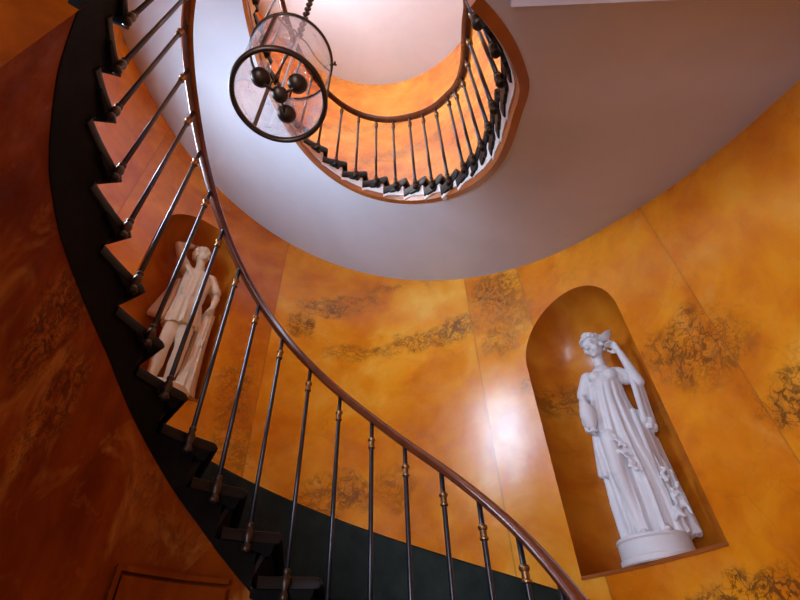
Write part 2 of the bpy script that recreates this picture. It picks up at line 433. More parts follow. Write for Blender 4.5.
glazed('fill_door', 'y', YS, D2, 2, 3, M_FILL, 'unseen glazed door added as fill light', 1)  # door added behind the camera; its pane is a fill light
bm = bmesh.new(); box(bm, XW-.2, XE+.2, YS-.2, 3.7, -.1, 0); tag(obj('floor', bm, M_STONE), 'pale stone hall floor', kind='structure')
bm = bmesh.new(); box(bm, XW-.2, XE+.2, YS-.2, 3.7, 0, .1)
for v_ in bm.verts: v_.co.z += CEIL(v_.co.x)+GZ
tag(obj('ceiling', bm, M_PLASTER), 'white plaster ceiling over the stairwell', kind='structure')

# dark green dado that climbs along the wall
def dado_z(ph): return -.43+.81*ph
bm = bmesh.new(); rings = []
for ph in np.linspace(.02, 2.95, 90):
    zt = dado_z(ph); zb = max(-GZ, zt-1.3)
    rings.append([V3(*wpt(ph, a), z) for a, z in ((-.022, zb), (.01, zb), (.01, zt), (-.010, zt), (-.022, zt-.012))])
loft(bm, rings); tag(obj('baseboard_back', bm, M_DADO, None, angle=.6), 'dark green marbled dado climbing along the curved stair wall', kind='structure')

# ------------------------------------------------------------------ wall under the first flight, with its cupboard door
SB = [(-.2, -1.62), (.0, -1.58), (.8, -.74), (1.2, -.34), (1.6, .08), (1.83, .30), (2.1, .55), (2.35, .75), (2.71, 1.02), (2.96, 1.15), (3.19, 1.26), (3.39, 1.38), (3.66, 1.61), (3.81, 1.80), (4.1, 2.1)]
def string_bot(ph): return float(np.interp(ph, [a for a, _ in SB], [b for _, b in SB]))
CORN = 3.80
bm = bmesh.new(); rows = []; uvs = []
for ph in np.linspace(0.05, CORN, 90):
    x, y = well(ph, .03); zt = max(-GZ+.01, string_bot(ph)+.02)
    zz = [-GZ+(zt+GZ)*i/4 for i in range(5)]
    rows.append([V3(x, y, z) for z in zz]); uvs.append([(ph, z) for z in zz])
n0 = len(rows)
grid(bm, rows, uvs=uvs)
rows = []; uvs = []
for t in np.linspace(0, 1, 6):
    r0 = well_r(CORN)+.025; r1 = (XW-CX)/math.cos(CORN); r_ = r0+(r1-r0)*t
    zz = [-GZ+(string_bot(CORN)+.05+GZ)*i/4 for i in range(5)]
    rows.append([V3(CX+r_*math.cos(CORN), CY+r_*math.sin(CORN), z) for z in zz]); uvs.append([(CORN+.4*t*1.6, z+3) for z in zz])
grid(bm, rows, uvs=uvs)
bmesh.ops.remove_doubles(bm, verts=bm.verts, dist=1e-4)
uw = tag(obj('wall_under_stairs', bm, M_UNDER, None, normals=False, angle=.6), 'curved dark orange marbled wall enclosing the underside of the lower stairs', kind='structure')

def curved_panel(name, p0, p1, z0, z1, o0, o1, mat, parent=None, n=14):
    bm = bmesh.new(); uvl = bm.loops.layers.uv.verify(); rings = []
    for ph in np.linspace(p0, p1, n):
        rings.append([V3(*well(ph, o), z) for o, z in ((o0, z0), (o1, z0), (o1, z1), (o0, z1))])
    vs = loft(bm, rings)
    for f in bm.faces:
        for lp in f.loops:
            c = lp.vert.co; lp[uvl].uv = (math.atan2(c.y-CY, c.x-CX) % (2*PI), c.z-GZ)
    return obj(name, bm, mat, parent)
DP0, DP1, DZ = 1.95, 2.335, .355
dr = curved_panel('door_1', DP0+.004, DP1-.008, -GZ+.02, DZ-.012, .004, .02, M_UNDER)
tag(dr, 'orange marbled cupboard door flush in the wall under the stairs', kind='structure')
for (a, b, c, d) in ((DP1, DP1+.018, -GZ, DZ+.018), (DP0, DP1, DZ, DZ+.018)):
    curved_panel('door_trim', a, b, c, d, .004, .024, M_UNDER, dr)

# ------------------------------------------------------------------ staircases
def ang(T, ks):
    return [T[k] for k in ks]
def build_flight(T, B, kmin, kmax, upper):
    st = empty('staircase', (CX, CY, GZ+(B(kmin) if upper else -GZ)))
    inv = Matrix.Translation(-Vector(st.location))
    def put(name, bm, mat, **kw):
        bm.transform(inv); return obj(name, bm, mat, st, **kw)
    NO = .05
    nose = {k: T[k]-(.085 if upper else .06+.07*min(1, max(0, (2.95-T[k])/.7))) for k in range(kmin, kmax+1)}
    nose[kmax+1] = nose[kmax]+.16
    top = lambda k: B(k)+(.045+lift2(k) if upper else .03)
    TH = .092 if upper else .05
    IN = .014                                   # the tread ends just behind the balusters
    def outer(ph):
        r_ = wall_r(ph)-.03
        if upper and ph < 0: r_ = max(well_r(ph)+.12, min(r_, .63/max(.05, abs(math.sin(ph)))))
        return r_
    def lowest(ph): return fascia_z(ph)+.04 if upper else -9
    for k in range(kmin, kmax+1):
        a, b = nose[k], nose[k+1]+(.03 if upper else .11-.04*min(1, max(0, (2.95-T[k])/.7)))
        bm = bmesh.new(); rings = []
        zt = top(k); zb = zt-TH; r = .016
        for i, ph in enumerate([a, a+.006, a+.016, a+.03]+[a+.03+(b-a-.03)*j/5 for j in range(1, 6)]):
            s_ = (.02, .009, .002, 0)[i] if i < 4 else 0
            lo_ = lowest(ph)
            c_, n_ = math.cos(ph), math.sin(ph); w_ = well_r(ph); o_ = outer(ph) if not (upper and k < -8) else well_r(ph)+.055
            pr = [(w_+IN+.012, zb+s_), (w_+IN+.003, zb+s_+.004), (w_+IN, zb+s_+.014), (w_+IN, zt-s_-.014), (w_+IN+.003, zt-s_-.004), (w_+IN+.012, zt-s_), (w_+.034, zt-s_), (o_, zt-s_), (o_, zb+s_), (w_+.036, zb+s_)]
            rings.append([V3(CX+q*c_, CY+q*n_, max(z, (lo_ if q > w_+.033 else -9)+(.012 if z > zt-.03 else 0))) for m_, (q, z) in enumerate(pr)])
        loft(bm, rings)
        put('tread', bm, M_TREAD, angle=.8)
        # riser, leaning back under the nosing
        bm = bmesh.new()
        zl = top(k-1) if not (k == kmin and not upper) else -GZ
        q = []
        for off in (.0, .02):
            for (z, dd) in ((zl-.02, .095 if not upper else .05), (top(k)-TH+.003, .04 if not upper else .03)):
                for r_in in (True, False):
                    ph = a+dd*(1 if r_in else .45)
                    r_ = well_r(ph)+.036 if r_in else outer(ph)
                    rr = off/r_
                    q.append(bm.verts.new(V3(CX+r_*math.cos(ph+rr), CY+r_*math.sin(ph+rr), max(z, lowest(ph)+(.004 if dd < .06 else 0)))))
        for f in ((0, 1, 3, 2), (4, 6, 7, 5), (0, 4, 5, 1), (2, 3, 7, 6), (0, 2, 6, 4), (1, 5, 7, 3)): bm.faces.new([q[i] for i in f])
        if upper and k < -8: bm.free()
        else: put('riser', bm, M_STRING2 if upper else M_TREAD)
        # scrolled bracket on the stringer face, carrying the baluster foot
        bm = bmesh.new(); z1 = top(k)-TH
        sc = 1.0/max(well_r(a), .6)
        prof = [(.06, .0), (.15, 0), (.15, -.012), (.12, -.026), (.10, -.030), (.085, -.044), (.070, -.040), (.062, -.02)] if upper else [(.03, 0), (.15, 0), (.15, -.014), (.12, -.03), (.085, -.036), (.065, -.05), (.045, -.045), (.036, -.02)]
        A = [bm.verts.new(V3(*well(a+p*sc, .008), z1+q_)) for p, q_ in prof]; Bv = [bm.verts.new(V3(*well(a+p*sc, .03), z1+q_)) for p, q_ in prof]
        bm.faces.new(A[::-1]); bm.faces.new(Bv)
        for i in range(len(prof)): bm.faces.new((A[i], A[(i+1) % len(prof)], Bv[(i+1) % len(prof)], Bv[i]))
        put('bracket', bm, M_TREAD if upper else M_STRING1)
    # stepped stringer on the well side
    def fz(ph): return fascia_z(ph)+.06 if upper else string_bot(ph)
    bm = bmesh.new()
    for k in range(kmin, kmax+1):
        dn = .09 if not upper else .035
        a, b = nose[k]+dn, nose[k+1]+dn
        for i in range(4):
            p0, p1 = a+(b-a)*i/4, a+(b-a)*(i+1)/4
            zt = top(k)-TH+.002
            vs = []
            for ph in (p0, p1):
                zb = min(fz(ph), zt-.03)
                for o in ((.026, .06) if not upper else (.024, .055)):
                    x, y = well(ph, o); vs += [bm.verts.new(V3(x, y, zb)), bm.verts.new(V3(x, y, zt))]
            for f in ((0, 1, 3, 2), (4, 6, 7, 5), (0, 4, 5, 1), (2, 3, 7, 6), (0, 2, 6, 4), (1, 5, 7, 3)): bm.faces.new([vs[j] for j in f])
    bmesh.ops.remove_doubles(bm, verts=bm.verts, dist=1e-5)
    put('stringer', bm, M_STRING2 if upper else M_STRING1)
    p_lo, p_hi = nose[kmin], nose[kmax+1]
    if upper:
        bm = bmesh.new(); rings = []
        for ph in np.linspace(p_lo-.06, p_hi, 110):
            z = fascia_z(ph)
            rings.append([V3(*well(ph, o), z+h) for o, h in ((.03, 0), (.066, 0), (.066, .09), (.03, .09))])
        loft(bm, rings); s = put('fascia', bm, M_FASCIA, angle=.6); s['label'] = 'red-brown painted band along the well edge'
    # soffit
    bm = bmesh.new(); uvl = bm.loops.layers.uv.verify(); lo_, hi_ = [], []
    start = p_lo-.06 if upper else 2.9
    for ph in np.linspace(start, p_hi if upper else 4.05, 120):
        zz = fascia_z(ph)+.004 if upper else string_bot(ph)+.012
        r0 = well_r(ph)+(.065 if upper else .03); r1 = wall_r(ph)
        if upper and ph < 0: r1 = min(r1, max(r0+.24, .638/max(.05, abs(math.sin(ph)))))
        c, s_ = math.cos(ph), math.sin(ph)
        dip = .095*min(1, max(0, (.45-ph)/.6)) if upper else 0
        lo_.append([V3(CX+(r0+(r1-r0)*t)*c, CY+(r0+(r1-r0)*t)*s_, zz-dip*t) for t in np.linspace(0, 1, 7)])
        hi_.append([p+Vector((0, 0, .03)) for p in lo_[-1]])
    rings = [l+h[::-1] for l, h in zip(lo_, hi_)]
    loft(bm, rings)
    for f in bm.faces:
        for lp in f.loops:
            c = lp.vert.co; lp[uvl].uv = (math.atan2(c.y-CY, c.x-CX) % (2*PI), math.hypot(c.x-CX, c.y-CY))
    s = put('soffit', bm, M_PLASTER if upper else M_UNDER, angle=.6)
    return st
st1 = build_flight(T1, B1, -9, 15, False)
tag(st1, 'lower spiral flight of dark treads rising past both statues, black stringer', 'staircase')
st2 = build_flight(T2, B2, -11, 13, True)
tag(st2, 'upper spiral flight overhead with broad white soffit and stepped white stringer', 'staircase')
# landings out of view
bm = bmesh.new(); box(bm, .335, XE+.1, YS, .396, 1.39+GZ, 1.60+GZ); tag(obj('landing_slab', bm, M_PLASTER), 'plain white landing ceiling at the foot of the upper flight', kind='structure')
bm = bmesh.new(); box(bm, XW-.1, -1.0, YS, .05, 2.42+GZ, 2.55+GZ); tag(obj('landing_slab', bm, M_PLASTER), 'white landing slab at the head of the lower flight', kind='structure')

# ------------------------------------------------------------------ railings
def make_baluster(parent):
    bm = bmesh.new(); lathe(bm, [(.0105, -.02), (.0105, .5), (.0105, L-.13), (.0105, L+.012)], 12)
    b = obj('baluster', bm, M_IRON, parent, smooth=True)
    bm = bmesh.new()
    lathe(bm, [(.0108, L-.135), (.0165, L-.132), (.0175, L-.126), (.0135, L-.121), (.0135, L-.100), (.0175, L-.095), (.0195, L-.088), (.0165, L-.081), (.0108, L-.078)], 14)
    c = obj('collar', bm, M_BRASS, b, angle=.5); c['label'] = 'small brass collar near the handrail'
    bm = bmesh.new()
    lathe(bm, [(.012, -.062), (.019, -.056), (.021, -.046), (.017, -.034), (.012, -.026), (.015, -.016), (.0195, .0), (.0185, .014), (.012, .032), (.0155, .040), (.0155, .046), (.0108, .054)], 14)
    f = obj('foot', bm, M_BRONZE, b, angle=.5); f['label'] = 'bulbous bronze baluster foot'
    return b
def copy_tree(o, parent):
    c = o.copy(); COL.objects.link(c); c.parent = parent
    for ch in list(o.children): copy_tree(ch, c)
    return c
proto = None
def build_railing(T, B, kmin, kmax, volute):
    global proto
    rl = empty('stair_railing', (0, 0, 0))
    for k in range(kmin, kmax+1):
        x, y = well(T[k], 0)
        if proto is None: proto = make_baluster(rl); o = proto
        else: o = copy_tree(proto, rl)
        d = lift2(k) if not volute else 0
        o.location = V3(x, y, B(k)+d); o.scale.z = (L-d)/L
    ks = list(range(kmin, kmax+1))
    ph_k = np.array([T[k] for k in ks]); z_k = np.array([B(k) for k in ks])
    P = np.linspace(ph_k[0]-.12, ph_k[-1]+.1, 160)
    zl = np.interp(P, ph_k, z_k)
    lowm, him = P < ph_k[0], P > ph_k[-1]
    zl[lowm] = z_k[0]+(P[lowm]-ph_k[0])*.9; zl[him] = z_k[-1]+(P[him]-ph_k[-1])*.9
    ker = np.hanning(9); ker /= ker.sum()
    zs = np.convolve(np.pad(zl, 4, mode='reflect', reflect_type='odd'), ker, 'valid')
    w, h = .034, .058
    prof = []
    for i in range(16):
        a = 2*PI*i/16
        x = w*math.cos(a); yv = math.sin(a)
        yv = .5*h+(yv*.5*h if yv > 0 else max(yv, -.8)/.8*.5*h)
        prof.append((x*(1 if yv > .3*h else .82), yv))
    bm = bmesh.new(); rings = []
    for ph, z in zip(P, zs):
        rings.append([V3(*well(ph, a), z+L+b) for a, b in prof])
    loft(bm, rings); hr = obj('handrail', bm, M_RAIL, rl, angle=.9); hr['label'] = 'glossy mahogany handrail'
    return rl
r1 = build_railing(T1, B1, -9, 15, True)
tag(r1, 'lower stair railing: mahogany handrail on slim iron balusters, sweeping past the statues', 'railing')
r2 = build_railing(T2, B2, -11, 13, False)
tag(r2, 'upper stair railing curling around the open well above the lantern', 'railing')

# ------------------------------------------------------------------ lantern on its chain
LP = Vector((-.486, .865, 1.964+GZ)); LR, LH = .198, .42
ln = empty('hall_lantern', LP)
tag(ln, 'cylindrical glass hall lantern with dark bronze rings hanging on a chain in the well', 'lantern')
bm = bmesh.new(); torus(bm, (0, 0, 0), LR, .012, 64, 10, sz=1.3); obj('bottom_ring', bm, M_BRONZE, ln, smooth=True)
bm = bmesh.new(); torus(bm, (0, 0, LH), LR, .007, 64, 8, sz=1.6); obj('top_ring', bm, M_BRONZE, ln, smooth=True)
bm = bmesh.new(); loft(bm, [[((LR-.002)*math.cos(2*PI*j/64), (LR-.002)*math.sin(2*PI*j/64), z) for j in range(64)] for z in (.008, LH*.5, LH-.004)], caps=False)
obj('glass_cylinder', bm, M_GLASS, ln, smooth=True)
for a in (math.radians(262), math.radians(138), math.radians(20)):
    bm = bmesh.new(); c, s = math.cos(a), math.sin(a); u, v = Vector((c, s, 0)), Vector((-s, c, 0))
    q = [bm.verts.new(u*(LR+d)+v*e+Vector((0, 0, z))) for z in (0, LH) for d, e in ((-.004, -.009), (.005, -.009), (.005, .009), (-.004, .009))]
    for f in ((0, 1, 2, 3), (7, 6, 5, 4), (0, 4, 5, 1), (1, 5, 6, 2), (2, 6, 7, 3), (3, 7, 4, 0)): bm.faces.new([q[i] for i in f])
    obj('upright_bar', bm, M_BRONZE, ln)
# arched stays from the top ring to the hanging loop
for a in (math.radians(262), math.radians(138), math.radians(20)):
    bm = bmesh.new(); pts = []
    for t in np.linspace(0, 1, 12):
        r_ = LR*(1-t)**1.0*(1-.25*math.sin(PI*t)); z = LH+.30*math.sin(t*PI/2)**1.2
        pts.append((r_*math.cos(a), r_*math.sin(a), z))
    tube(bm, pts, .0045, 8); obj('stay', bm, M_BRONZE, ln, smooth=True)
bm = bmesh.new(); tube(bm, [(0, 0, LH+.30), (0, 0, .06)], .0055, 10); s = obj('stem', bm, M_CERAMIC, ln, smooth=True); s['label'] = 'pale central stem'
bm = bmesh.new(); lathe(bm, [(.004, .0), (.02, .004), (.033, .016), (.038, .03), (.03, .046), (.013, .058), (.008, .07)], 20); obj('hub', bm, M_BRONZE, ln, smooth=True)
for a, r_ in ((math.radians(227), .098), (math.radians(335), .092), (math.radians(85), .092)):
    c, s = math.cos(a), math.sin(a)
    bm = bmesh.new(); tube(bm, [(.015*c, .015*s, .03), (.045*c, .045*s, .012), (.075*c, .075*s, .014), (r_*c, r_*s, .03)], .006, 8)
    arm = obj('arm', bm, M_BRONZE, ln, smooth=True)
    bm = bmesh.new(); lathe(bm, [(.004, .006), (.022, .010), (.040, .026), (.044, .038), (.036, .044), (.02, .048), (.016, .062)], 20, r_*c, r_*s); obj('lamp_cup', bm, M_BRONZE, arm, smooth=True)
    bm = bmesh.new(); lathe(bm, [(.013, .05), (.013, .095), (.010, .097)], 14, r_*c, r_*s); obj('candle_tube', bm, M_CERAMIC, arm, smooth=True)
    bm = bmesh.new(); lathe(bm, [(.009, .096), (.016, .106), (.026, .125), (.029, .140), (.026, .155), (.016, .168), (.004, .174)], 18, r_*c, r_*s); obj('bulb', bm, M_BULB, arm, smooth=True)
bm = bmesh.new(); tube(bm, [(LR+.002, -.01, LH-.12), (LR+.018, -.012, LH-.118), (LR+.026, -.012, LH-.105), (LR+.024, -.012, LH-.09)], .005, 8)
tube(bm, [(LR+.018, -.012, LH-.118), (LR+.034, -.012, LH-.125)], .0045, 8); obj('door_catch', bm, M_BRONZE, ln, smooth=True)
bm = bmesh.new(); z = LH+.305; k = 0
while z < CEIL(LP.x)-LP.z+GZ-.03:
    ring = bmesh.new()
    rings = []
    for i in range(13):
        a = 2*PI*i/12; ring_ = []
        for j in range(6):
            b_ = 2*PI*j/6; R_ = .021+.0062*math.cos(b_)
            p = (R_*math.cos(a)*.8, (.0062)*math.sin(b_), R_*math.sin(a)*1.35)
            if k % 2: p = (p[1], p[0], p[2])
            ring_.append((p[0], p[1], p[2]+z+.028))
        rings.append(ring_)
    grid(bm, rings, close_u=True); ring.free()
    z += .0445; k += 1
obj('chain', bm, M_BRONZE, ln, smooth=True)
bm = bmesh.new(); lathe(bm, [(.004, CEIL(LP.x)-LP.z+GZ-.06), (.05, CEIL(LP.x)-LP.z+GZ-.03), (.06, CEIL(LP.x)-LP.z+GZ)], 20); obj('ceiling_rose', bm, M_BRONZE, ln, smooth=True)

# ------------------------------------------------------------------ statues
def sculpt(name, bm, mat, parent, voxel=.006, it=4, fac=.5):
    """fuse the overlapping limbs of a figure into one carved surface"""
    bmesh.ops.recalc_face_normals(bm, faces=bm.faces)
    me = bpy.data.meshes.new(name); bm.to_mesh(me); bm.free()
    tmp = bpy.data.objects.new('tmp', me); COL.objects.link(tmp)
    r = tmp.modifiers.new('r', 'REMESH'); r.mode = 'VOXEL'; r.voxel_size = voxel
    s = tmp.modifiers.new('s', 'SMOOTH'); s.factor = fac; s.iterations = it
    dg = bpy.context.evaluated_depsgraph_get(); dg.update()
    res = bpy.data.meshes.new_from_object(tmp.evaluated_get(dg)); res.name = name
    bpy.data.objects.remove(tmp); bpy.data.meshes.remove(me)
    res.materials.clear()
    return link(name, res, mat, parent, True)
def drape(bm, secs, n=180, waves=((9, .5, .3), (15, .7, 1.1), (26, .45, 2.0)), twist=.6, seed=0):
    """cloth hanging in folds: stacked sections (z, xc, yc, rx, ry, fold depth)"""
    z = np.array([s[0] for s in secs]); A = np.array([s[1:] for s in secs]); rings = []
    for zz in np.linspace(z[0], z[-1], 70):
        xc, yc, rx, ry, am = [np.interp(zz, z, A[:, i]) for i in range(5)]
        ring = []
        for j in range(n):
            t = 2*PI*j/n; f = 0
            for q, a, p in waves: f += a*(1-2*abs(math.sin(.5*(q*t+p+seed+twist*zz*(1 if q % 2 else -1.6)+.5*math.sin(3*t+4*zz)))))
            k = 1+am*f
            ring.append((xc+rx*k*math.cos(t), yc+ry*k*math.sin(t), zz))
        rings.append(ring)
    loft(bm, rings)
def hand(bm, wrist, d, palm_n, s=1.0, curl=.5, thumb=1):
    """palm and five bent fingers; d = pointing direction, palm_n = where the palm faces"""
    w = Vector(wrist); d = Vector(d).normalized(); pn = Vector(palm_n); pn = (pn-d*pn.dot(d)).normalized(); sd = d.cross(pn).normalized()
    cap(bm, w, w+d*.055*s, .016*s, .021*s); cap(bm, w+d*.02*s+sd*.010*s, w+d*.06*s+sd*.014*s, .014*s, .015*s); cap(bm, w+d*.02*s-sd*.010*s, w+d*.06*s-sd*.014*s, .014*s, .015*s)
    for i, ln_ in enumerate((.052, .062, .058, .044)):
        b = w+d*.068*s+sd*(-.024+.016*i)*s; a1 = d*math.cos(curl)+pn*math.sin(curl); a2 = d*math.cos(curl*2)+pn*math.sin(curl*2)
        m = b+a1*ln_*.5*s; cap(bm, b, m, .0085*s, .0078*s, 8); cap(bm, m, m+a2*ln_*.5*s, .0078*s, .0065*s, 8)
    tb = w+d*.022*s-sd*.018*s*thumb; t1 = tb+(d*.55-sd*.6*thumb+pn*.35).normalized()*.034*s; t2 = t1+(d*.8-sd*.1*thumb+pn*.5).normalized()*.028*s
    cap(bm, tb, t1, .011*s, .0095*s, 8); cap(bm, t1, t2, .0095*s, .0075*s, 8)
def head(bm, c, rz, rx, ry=0.0, s=1.0):
    """skull, jaw, brow, nose, eyes, lips, ears on a turned and tilted head"""
    R = Matrix.Rotation(rz, 3, 'Z') @ Matrix.Rotation(ry, 3, 'Y') @ Matrix.Rotation(rx, 3, 'X'); c = Vector(c)
    P = lambda x, y, z: c+R @ Vector((x, y, z))*s
    E = lambda p, r: ball(bm, P(*p), [q*s for q in r], R, 18, 12)
    E((0, .004, .022), (.056, .068, .062)); E((0, -.014, -.02), (.047, .052, .056)); E((0, -.034, -.056), (.026, .026, .020))
    E((0, -.051, -.066), (.015, .012, .012))
    E((.027, -.040, -.024), (.02, .02, .022)); E((-.027, -.040, -.024), (.02, .02, .022))
    E((0, -.058, .018), (.042, .012, .009))
    cap(bm, P(0, -.062, .012), P(0, -.078, -.020), .0065*s, .0095*s, 8); E((.008, -.068, -.022), (.007, .008, .006)); E((-.008, -.068, -.022), (.007, .008, .006))
    for q in (-1, 1):
        E((q*.022, -.055, .002), (.012, .009, .007)); E((q*.055, .006, -.006), (.007, .014, .020))
    E((0, -.062, -.040), (.016, .008, .0055)); E((0, -.060, -.049), (.014, .008, .0055))
    return P, R
def curls(bm, P, R, s, seed, back=True, n=60, lo=-.02):
    r_ = random.Random(seed)
    for i in range(n):
        a = r_.uniform(0, 2*PI); h = r_.uniform(lo, .085)
        x, y = math.cos(a), math.sin(a)
        if y < -.35 and h < .045: continue
        k = math.sqrt(max(.02, 1-((h-.02)/.07)**2))
        ball(bm, P(.057*k*x, .006+.068*k*y, h), [r_.uniform(.011, .019)*s]*3, None, 8, 6)
def leafy(bm, pts, seed, r0=.014):
    r_ = random.Random(seed)
    for p in pts:
        for _ in range(3):
            ball(bm, (p[0]+r_.uniform(-.02, .02), p[1]+r_.uniform(-.008, .006), p[2]+r_.uniform(-.02, .02)), (r_.uniform(.5, 1)*r0, .5*r0, r_.uniform(.8, 1.7)*r0), Matrix.Rotation(r_.uniform(-1, 1), 3, 'Y'), 8, 6)

# the goddess in the right-hand niche
def build_goddess():
    rt = empty('goddess_statue', V3(1.2253, 2.4790, .432), math.radians(-24))
    tag(rt, 'white statue of a robed woman lifting a cup and holding a pitcher', 'statue')
    bm = bmesh.new(); lathe(bm, [(.172, 0), (.178, .006), (.178, .028), (.170, .036), (.168, .098), (.174, .106), (.170, .118)], 48, -.03, 0); obj('plinth', bm, M_STATUE, rt, angle=.6)
    m = M_STATUE
    # body: head, neck, shoulders, arms, feet in one surface
    bm = bmesh.new()
    P, R = head(bm, (.040, -.02, 1.245), math.radians(-34), math.radians(10), math.radians(-4), 1.05)
    cap(bm, (.034, .004, 1.06), (.038, -.004, 1.19), .036, .031)
    cap(bm, (-.055, .004, 1.045), (.120, .004, 1.030), .040, .040)
    cap(bm, (.03, 0, 1.04), (.02, 0, .95), .07, .08)
    cap(bm, (-.06, .0, 1.04), (-.132, .012, .895), .040, .031); cap(bm, (-.132, .012, .895), (-.158, -.045, .745), .031, .021)
    hand(bm, (-.158, -.045, .745), (.05, -.25, -1), (.9, -.4, 0), .9, .55, -1)
    cap(bm, (.118, .0, 1.03), (.205, -.020, .935), .041, .033); cap(bm, (.205, -.020, .935), (.168, -.062, 1.135), .033, .021)
    hand(bm, (.168, -.062, 1.135), (-.28, .0, 1), (-.7, -.3, .4), .95, .7, 1)
    for fx in (-.055, .05):
        ball(bm, (fx, -.118, .126), (.024, .045, .016), None, 12, 8); cap(bm, (fx*.9, -.03, .56), (fx, -.06, .16), .05, .035); cap(bm, (fx, -.06, .15), (fx, -.11, .128), .03, .018)
    cap(bm, (.02, 0, .95), (-.005, 0, .58), .06, .06)
    sculpt('figure', bm, m, rt, .0055, 3)
    # hair with a band and a knot
    bm = bmesh.new()
    ball(bm, P(0, .014, .040), (.061*1.05, .068*1.05, .058*1.05), R); ball(bm, P(0, .080, .005), (.034, .036, .032), R); curls(bm, P, R, 1.05, 3, n=80)
    for i in range(9):
        a = PI*(1.08+.84*i/8); ball(bm, P(.058*math.cos(a), .004+.064*math.sin(a), .056), [.014]*3, None, 8, 6)
    ball(bm, P(0, -.03, .085), (.03, .02, .018), R)
    sculpt('hair', bm, m, rt, .005, 2)
    # gown, belted under the bust
    bm = bmesh.new()
    drape(bm, [(.112, .0, -.005, .160, .138, .20), (.16, .0, 0, .154, .128, .19), (.28, .002, 0, .156, .122, .18), (.42, .0, 0, .150, .116, .16), (.52, -.006, 0, .143, .112, .14), (.62, -.008, 0, .134, .106, .115),
               (.70, -.006, 0, .127, .102, .10), (.78, -.002, 0, .116, .096, .085), (.86, .004, 0, .103, .088, .075), (.93, .014, -.002, .095, .082, .06), (.965, .020, -.004, .090, .080, .02)])
    bel = [(.965, .020, -.004, .093, .083), (.975, .021, -.004, .096, .086), (.99, .023, -.004, .094, .084), (1.02, .028, -.004, .098, .082), (1.05, .032, 0, .085, .062), (1.07, .034, 0, .066, .048)]
    loft(bm, [[(x+a*math.cos(2*PI*j/60), y+b*math.sin(2*PI*j/60), z) for j in range(60)] for z, x, y, a, b in bel])
    ball(bm, (-.020, -.060, 1.012), (.042, .036, .040)); ball(bm, (.066, -.062, 1.005), (.042, .036, .040))
    cap(bm, (-.055, -.02, 1.05), (-.02, -.06, 1.02), .022, .022); cap(bm, (.1, -.02, 1.05), (.07, -.062, 1.01), .022, .022)
    # short sleeves
    cap(bm, (-.062, .0, 1.040), (-.112, .006, .945), .047, .046); cap(bm, (.116, 0, 1.028), (.150, -.01, .985), .047, .043)
    # knee pushed forward under the cloth and carved ivy along the skirt
    cap(bm, (-.06, -.075, .62), (-.075, -.105, .42), .05, .042); cap(bm, (-.075, -.105, .42), (-.055, -.09, .15), .040, .035)
    cap(bm, (-.11, -.03, .72), (-.160, -.015, .455), .030, .022); cap(bm, (-.135, -.03, .60), (-.140, -.05, .44), .02, .018)
    leafy(bm, [(-.045, -.122, .60), (-.03, -.130, .565), (-.015, -.134, .53), (-.005, -.136, .495), (.005, -.134, .46), (.015, -.132, .42)], 4, .013)
    sculpt('gown', bm, m, rt, .005, 1)
    # mantle over the raised arm falling to the plinth
    bm = bmesh.new()
    for i, (x0, x1) in enumerate(((.178, .150), (.196, .172), (.210, .186), (.188, .160))):
        cap(bm, (x0, -.030+.018*i, .955), (x1, -.040+.022*i, .69-.02*i), .019, .017)
    for i in range(6):
        x0 = .110+.012*i; x1 = .095+.018*i
        cap(bm, (x0, -.045+.018*i, .76-.03*i), (x1-.002, -.078+.024*i, .125), .017, .020)
    cap(bm, (.115, .01, .74), (.12, .02, .14), .05, .05)
    leafy(bm, [(.125, -.095, .40), (.14, -.09, .36), (.150, -.085, .32), (.155, -.08, .28), (.16, -.08, .24), (.163, -.08, .20), (.14, -.1, .26), (.13, -.1, .2)], 9, .015)
    for i in range(4): cap(bm, (.10+.02*i, -.10+.01*i, .17+.045*i), (.17, -.065, .25+.05*i), .009, .008, 8)
    for q in ((.176, -.035, .69), (.165, -.035, .665), (.185, -.02, .66)): ball(bm, q, (.02, .016, .024))
    sculpt('mantle', bm, m, rt, .005, 1)
    # pitcher and cup
    bm = bmesh.new(); pc = (-.128, -.088)
    lathe(bm, [(.020, .665), (.024, .668), (.022, .676), (.016, .684), (.030, .705), (.043, .74), (.047, .775), (.042, .81), (.028, .838), (.018, .855), (.018, .872), (.026, .888), (.029, .893), (.022, .890)], 24, *pc)
    tube(bm, [(pc[0], pc[1]+.022, .882), (pc[0]-.005, pc[1]+.052, .875), (pc[0]-.008, pc[1]+.062, .84), (pc[0]-.005, pc[1]+.045, .80)], .006, 8)
    obj('pitcher', bm, m, rt, angle=.7)
    bm = bmesh.new(); T = Matrix.Translation((.135, -.068, 1.236)) @ Matrix.Rotation(math.radians(-22), 4, 'Y') @ Matrix.Rotation(math.radians(14), 4, 'X')
    lathe(bm, [(.016, -.03), (.017, -.026), (.007, -.018), (.007, .004), (.022, .010), (.040, .024), (.050, .044), (.052, .048), (.047, .046), (.036, .028), (.014, .016)], 28); bm.transform(T)
    obj('cup', bm, m, rt, angle=.7)
    return rt
build_goddess()

